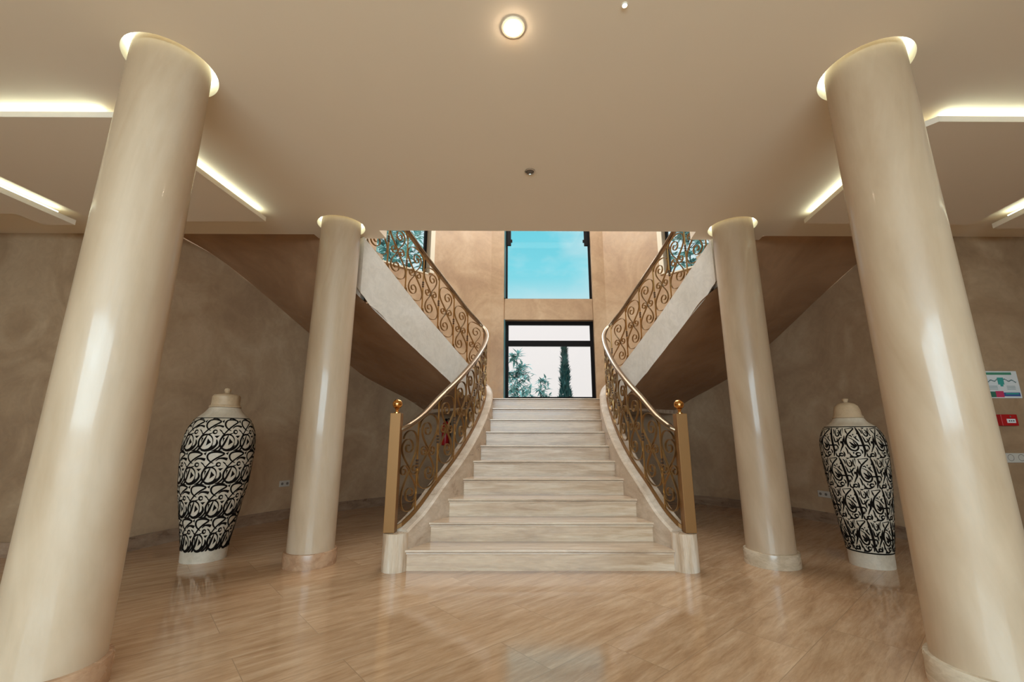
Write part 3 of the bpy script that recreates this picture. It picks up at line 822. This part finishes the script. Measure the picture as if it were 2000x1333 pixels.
def ldisc(mb, fr, s, z, r_, d_, th=.003, n=20, hole=0., mi=0):
    w, t, n_ = fr
    if hole:
        q = [tuple(w+t*(s+rr*math.cos(2*PI*i/n))+n_*d_+Vector((0, 0, z+rr*math.sin(2*PI*i/n)))) for rr in (hole, r_) for i in range(n)]
        mb.add(q, [(i, (i+1) % n, n+(i+1) % n, n+i) for i in range(n)], mi); return
    q = [tuple(w+t*(s+r_*math.cos(2*PI*i/n))+n_*dd+Vector((0, 0, z+r_*math.sin(2*PI*i/n)))) for dd in (d_, d_+th) for i in range(n)]
    mb.add(q, [(i, (i+1) % n, n+(i+1) % n, n+i) for i in range(n)]+[tuple(range(n, 2*n)), tuple(range(n-1, -1, -1))], mi)
def socket(fr, n, w, h, label, name='power_socket', cat='socket'):
    t = thing(name, tuple(fr[0]), label, cat)
    m = MB(False); lbox(m, fr, -w/2, w/2, -h/2, h/2, .001, .011); m.build('plate', M_plate, t, bevel=.003)
    for i in range(n):
        s = -w/2+w*(i+.5)/n; m = MB(False); ldisc(m, fr, s, 0, h*.22, .0112, .002); m.build('outlet', M_dark, t)
xq = -drumX(6.5)
socket(wall_frame(xq, 6.5, .495), 2, .155, .085, 'white double power socket low on the curved wall behind the left vase')
xq = drumX(6.28)
socket(wall_frame(xq, 6.28, .38), 3, .24, .085, 'white triple power socket low on the curved wall beside the right vase')
# right return wall (faces the viewer)
def flat_frame(x, y, z): return (Vector((S(x, y), y, z)), Vector((1, 0, 0)), Vector((0, -1, 0)))
yr_ = 4.56
fr = flat_frame(4.93, yr_, 1.71)
t = thing('evacuation_plan', tuple(fr[0]), 'small framed floor plan sign on the right wall above the red fire alarm', 'sign')
m = MB(False); lbox(m, fr, -.19, .19, -.145, .145, .001, .012); m.build('board', M_lwhite, t, bevel=.002)
def cm(name, rgb): return bsdf(name, lin(*rgb), .5)[0]
M_g1, M_g2, M_pk, M_bl, M_tl = cm('plan_green', (70, 140, 110)), cm('plan_dark_green', (50, 110, 90)), cm('plan_pink', (200, 60, 100)), cm('plan_blue', (60, 90, 150)), cm('plan_teal', (60, 160, 150))
M_ln = cm('plan_line', (90, 120, 120))
m = MB(False)
lbox(m, fr, -.15, .13, .105, .130, .0125, .0135, 0)
lbox(m, fr, -.16, -.085, -.135, -.075, .0125, .0135, 1); lbox(m, fr, -.085, .0, -.135, -.07, .0125, .0137, 2)
lbox(m, fr, .0, .175, -.125, -.085, .0125, .0135, 3); lbox(m, fr, .02, .16, -.105, -.09, .0135, .0140, 4)
for i in range(26):      # plan outline: two wings meeting in a centre block
    s = -.15+i*.012; z = .045+.018*math.sin(i*.5)**2-.02*abs(s)/.15
    lbox(m, fr, s, s+.010, z-.006, z+.006, .0125, .0135, 5)
lbox(m, fr, -.035, .03, .0, .075, .0125, .0138, 4); lbox(m, fr, -.015, .015, -.02, .0, .0125, .0138, 4)
for z in (-.02, -.035, -.05): lbox(m, fr, -.15, -.05, z, z+.004, .0125, .0135, 5); lbox(m, fr, .05, .14, z, z+.004, .0125, .0135, 5)
m.build('printed_plan', [M_g1, M_g2, M_pk, M_bl, M_tl, M_ln], t)
fr = flat_frame(4.88, yr_, 1.335)
t = thing('fire_alarm', tuple(fr[0]), 'red square fire alarm call point on the right wall below the floor plan', 'alarm')
m = MB(False); lbox(m, fr, -.085, .085, -.058, .058, .001, .052); m.build('housing', M_red, t, bevel=.004)
m = MB(False); lbox(m, fr, -.035, .055, -.03, .012, .0525, .055); m.build('window_label', M_lwhite, t)
m = MB(False)
for s in (-.022, .0, .022): lbox(m, fr, s+.004, s+.018, -.014, -.004, .0552, .056)
m.build('arrows', M_black, t)
m = MB(False); ldisc(m, fr, .01, .035, .008, .0525); m.build('key_hole', M_grey, t)
fr = flat_frame(4.95, yr_, .955)
t = thing('switch_plate', tuple(fr[0]), 'white wide socket plate on the right wall under the fire alarm', 'switch')
m = MB(False); lbox(m, fr, -.18, .20, -.05, .045, .001, .012); m.build('plate', M_plate, t, bevel=.003)
for s in (-.11, .0, .11):
    m = MB(False); ldisc(m, fr, s, 0, .034, .0123, hole=.029); m.build('outlet_ring', M_dark, t)
# fire extinguisher on the drum wall under the landing, seen through the left balusters
yy = 8.5; fr = wall_frame(-drumX(yy), yy, 1.0)
w_ = fr[0]+fr[2]*.10
t = thing('fire_extinguisher', (w_.x, w_.y, 1.0), 'red fire extinguisher on the wall, seen through the left railing scrolls', 'fire extinguisher')
m = MB(False); m.lathe(w_.x, w_.y, [(.07, 1.0), (.075, 1.02), (.075, 1.36), (.06, 1.41), (.03, 1.44), (.02, 1.45)], 24); m.build('cylinder', M_red, t, smooth=True)
m = MB(False); m.lathe(w_.x, w_.y, [(.022, 1.45), (.022, 1.49), (.012, 1.50)], 16)
m.tube([(w_.x, w_.y, 1.48), (w_.x+.06, w_.y-.02, 1.5), (w_.x+.09, w_.y-.03, 1.4), (w_.x+.09, w_.y-.02, 1.15)], .009)
m.build('valve_and_hose', M_black, t, smooth=True)
m = MB(False); lbox(m, (fr[0], fr[1], fr[2]), -.03, .03, .2, .28, .0, .03); m.build('bracket', M_black, t)

# ceiling fittings (world coordinates of the hall ceiling)
def spot(x, y, rr, lit, label, group=None):
    t = thing('downlight', (x, y, H), label, 'light', group)
    m = MB(False); n = 28
    q = [(x+a*math.cos(2*PI*i/n), y+a*math.sin(2*PI*i/n), z) for a, z in ((rr, H), (rr, H-.006), (rr*.8, H-.008), (rr*.72, H-.003), (rr*.70, H)) for i in range(n)]
    m.add(q, [(j*n+i, j*n+(i+1) % n, (j+1)*n+(i+1) % n, (j+1)*n+i) for j in range(4) for i in range(n)])
    m.build('trim_ring', M_chrome if not lit else M_white, t, smooth=True)
    m = MB(False)
    if lit:
        prof = [(max(.002, rr*.68*math.sin(a)), H-.0-rr*.5*math.cos(a)) for a in [PI/2*i/8 for i in range(9)]]
        m.lathe(x, y, prof, 24); m.build('lamp', M_lamp, t, smooth=True)
    else:
        m.lathe(x, y, [(rr*.70, H-.002), (rr*.5, H-.004), (rr*.2, H-.005)], 24); m.build('lens', M_grey, t, smooth=True)
    return t
spot(-.008+K*1.989, 1.989, .066, True, 'lit warm downlight in the middle of the ceiling')
spot(.607+K*1.855, 1.855, .016, True, 'tiny lit spotlight in the ceiling at the top edge, right of the big lamp')
spot(-.009+K*3.344, 3.344, .046, False, 'small unlit round ceiling spotlight before the stairs')

# ------------------------------------------------------------------ outside
mb = MB(False); mb.box(-30, 30, 9.8, 60, -.3, -.05)
struct(mb.build('ground', M_terr))
mb = MB(False); mb.box(-12, 12, -14, -3.6, -.3, -.02)
struct(mb.build('ground_entrance', M_terr))
def leaf(mb, p, d_, L_, w):
    up = Vector((0, 0, 1)); d_ = d_.normalized(); s = d_.cross(up)
    s = s.normalized() if s.length > .01 else Vector((1, 0, 0)); n_ = s.cross(d_)
    q = [p, p+d_*L_*.4+s*w, p+d_*L_-up*L_*.15, p+d_*L_*.4-s*w, p+d_*L_*.45+n_*w*.35]
    mb.add([tuple(v) for v in q], [(0, 1, 4), (1, 2, 4), (2, 3, 4), (3, 0, 4)])
def leafy(x, y, h, z0, rad, nbr, nl, label, seed, L_=.34, w=.055, zfrac=.35):
    rn = random.Random(seed)
    t = thing('tree', (x, y, z0), label, 'tree', 'trees outside the windows')
    m = MB(False); m.tube([(x, y, z0), (x+.03, y, z0+h*.5), (x-.02, y, z0+h)], [.05, .035, .01], 8)
    lf = MB(False)
    for b in range(nbr):
        fz = zfrac+(1-zfrac)*rn.random()
        zc_ = z0+h*fz; a = rn.random()*2*PI; reach = rad*(1.15-fz)*(.5+.7*rn.random())+.15
        p0 = Vector((x, y, zc_)); p1 = p0+Vector((math.cos(a)*reach, math.sin(a)*reach, reach*.45))
        m.tube([tuple(p0), tuple(p0.lerp(p1, .5)+Vector((0, 0, .05))), tuple(p1)], [.014, .010, .005], 5)
        for k in range(nl):
            q = p0.lerp(p1, .25+.8*rn.random())
            d_ = Vector((rn.gauss(0, 1), rn.gauss(0, 1), rn.gauss(.1, .5)))
            leaf(lf, q, d_, L_*(.6+.7*rn.random()), w)
    m.build('trunk', M_bark, t, smooth=True); lf.build('foliage', M_leaf, t)
def px_x(px, y): return .2121+(px-1000)/838.*(y*.976+.22*2.5)
leafy(px_x(1014, 16), 16, 4.1, 0, 1.0, 46, 15, 'slender leafy teal tree outside, left in the lower centre window', 1, .30, .045, .45)
leafy(px_x(1060, 17), 17, 3.35, 0, .6, 16, 11, 'small leafy shrub outside between the slender tree and the cypress', 2, .30, .045, .6)
leafy(px_x(765, 13.0), 13.0, 9.3, 0, 3.2, 120, 16, 'dense leafy tree outside the upper left side window', 3, .36, .06, .4)
leafy(px_x(1372, 13.5), 13.5, 8.3, 0, 2.2, 80, 16, 'dense leafy tree outside the upper right side window', 5, .34, .06, .4)
# cypress
cx, cy = px_x(1107, 16), 16.0
t = thing('cypress', (cx, cy, 0), 'tall narrow dark cypress outside, right in the lower centre window', 'tree', 'trees outside the windows')
m = MB(False); m.tube([(cx, cy, 0), (cx, cy, 2.5), (cx, cy, 4.4)], [.08, .05, .01]); m.build('trunk', M_bark, t, smooth=True)
rn = random.Random(9); lf = MB(False)
for k in range(2600):
    z = .6+3.82*rn.random()**.9; e = (4.46-z)/3.9
    a = rn.random()*2*PI
    rr = (.03+.50*e**1.1)*(.8+.2*math.sin(z*6+2*a))*math.sqrt(rn.random())
    leaf(lf, Vector((cx+rr*math.cos(a), cy+rr*math.sin(a), z)), Vector((math.cos(a)*.35, math.sin(a)*.35, 1))+Vector((rn.gauss(0, .25), rn.gauss(0, .25), 0)), .26, .03)
lf.build('foliage', M_cyp, t)
for o in bpy.data.objects:
    if '_o' in o: del o['_o']
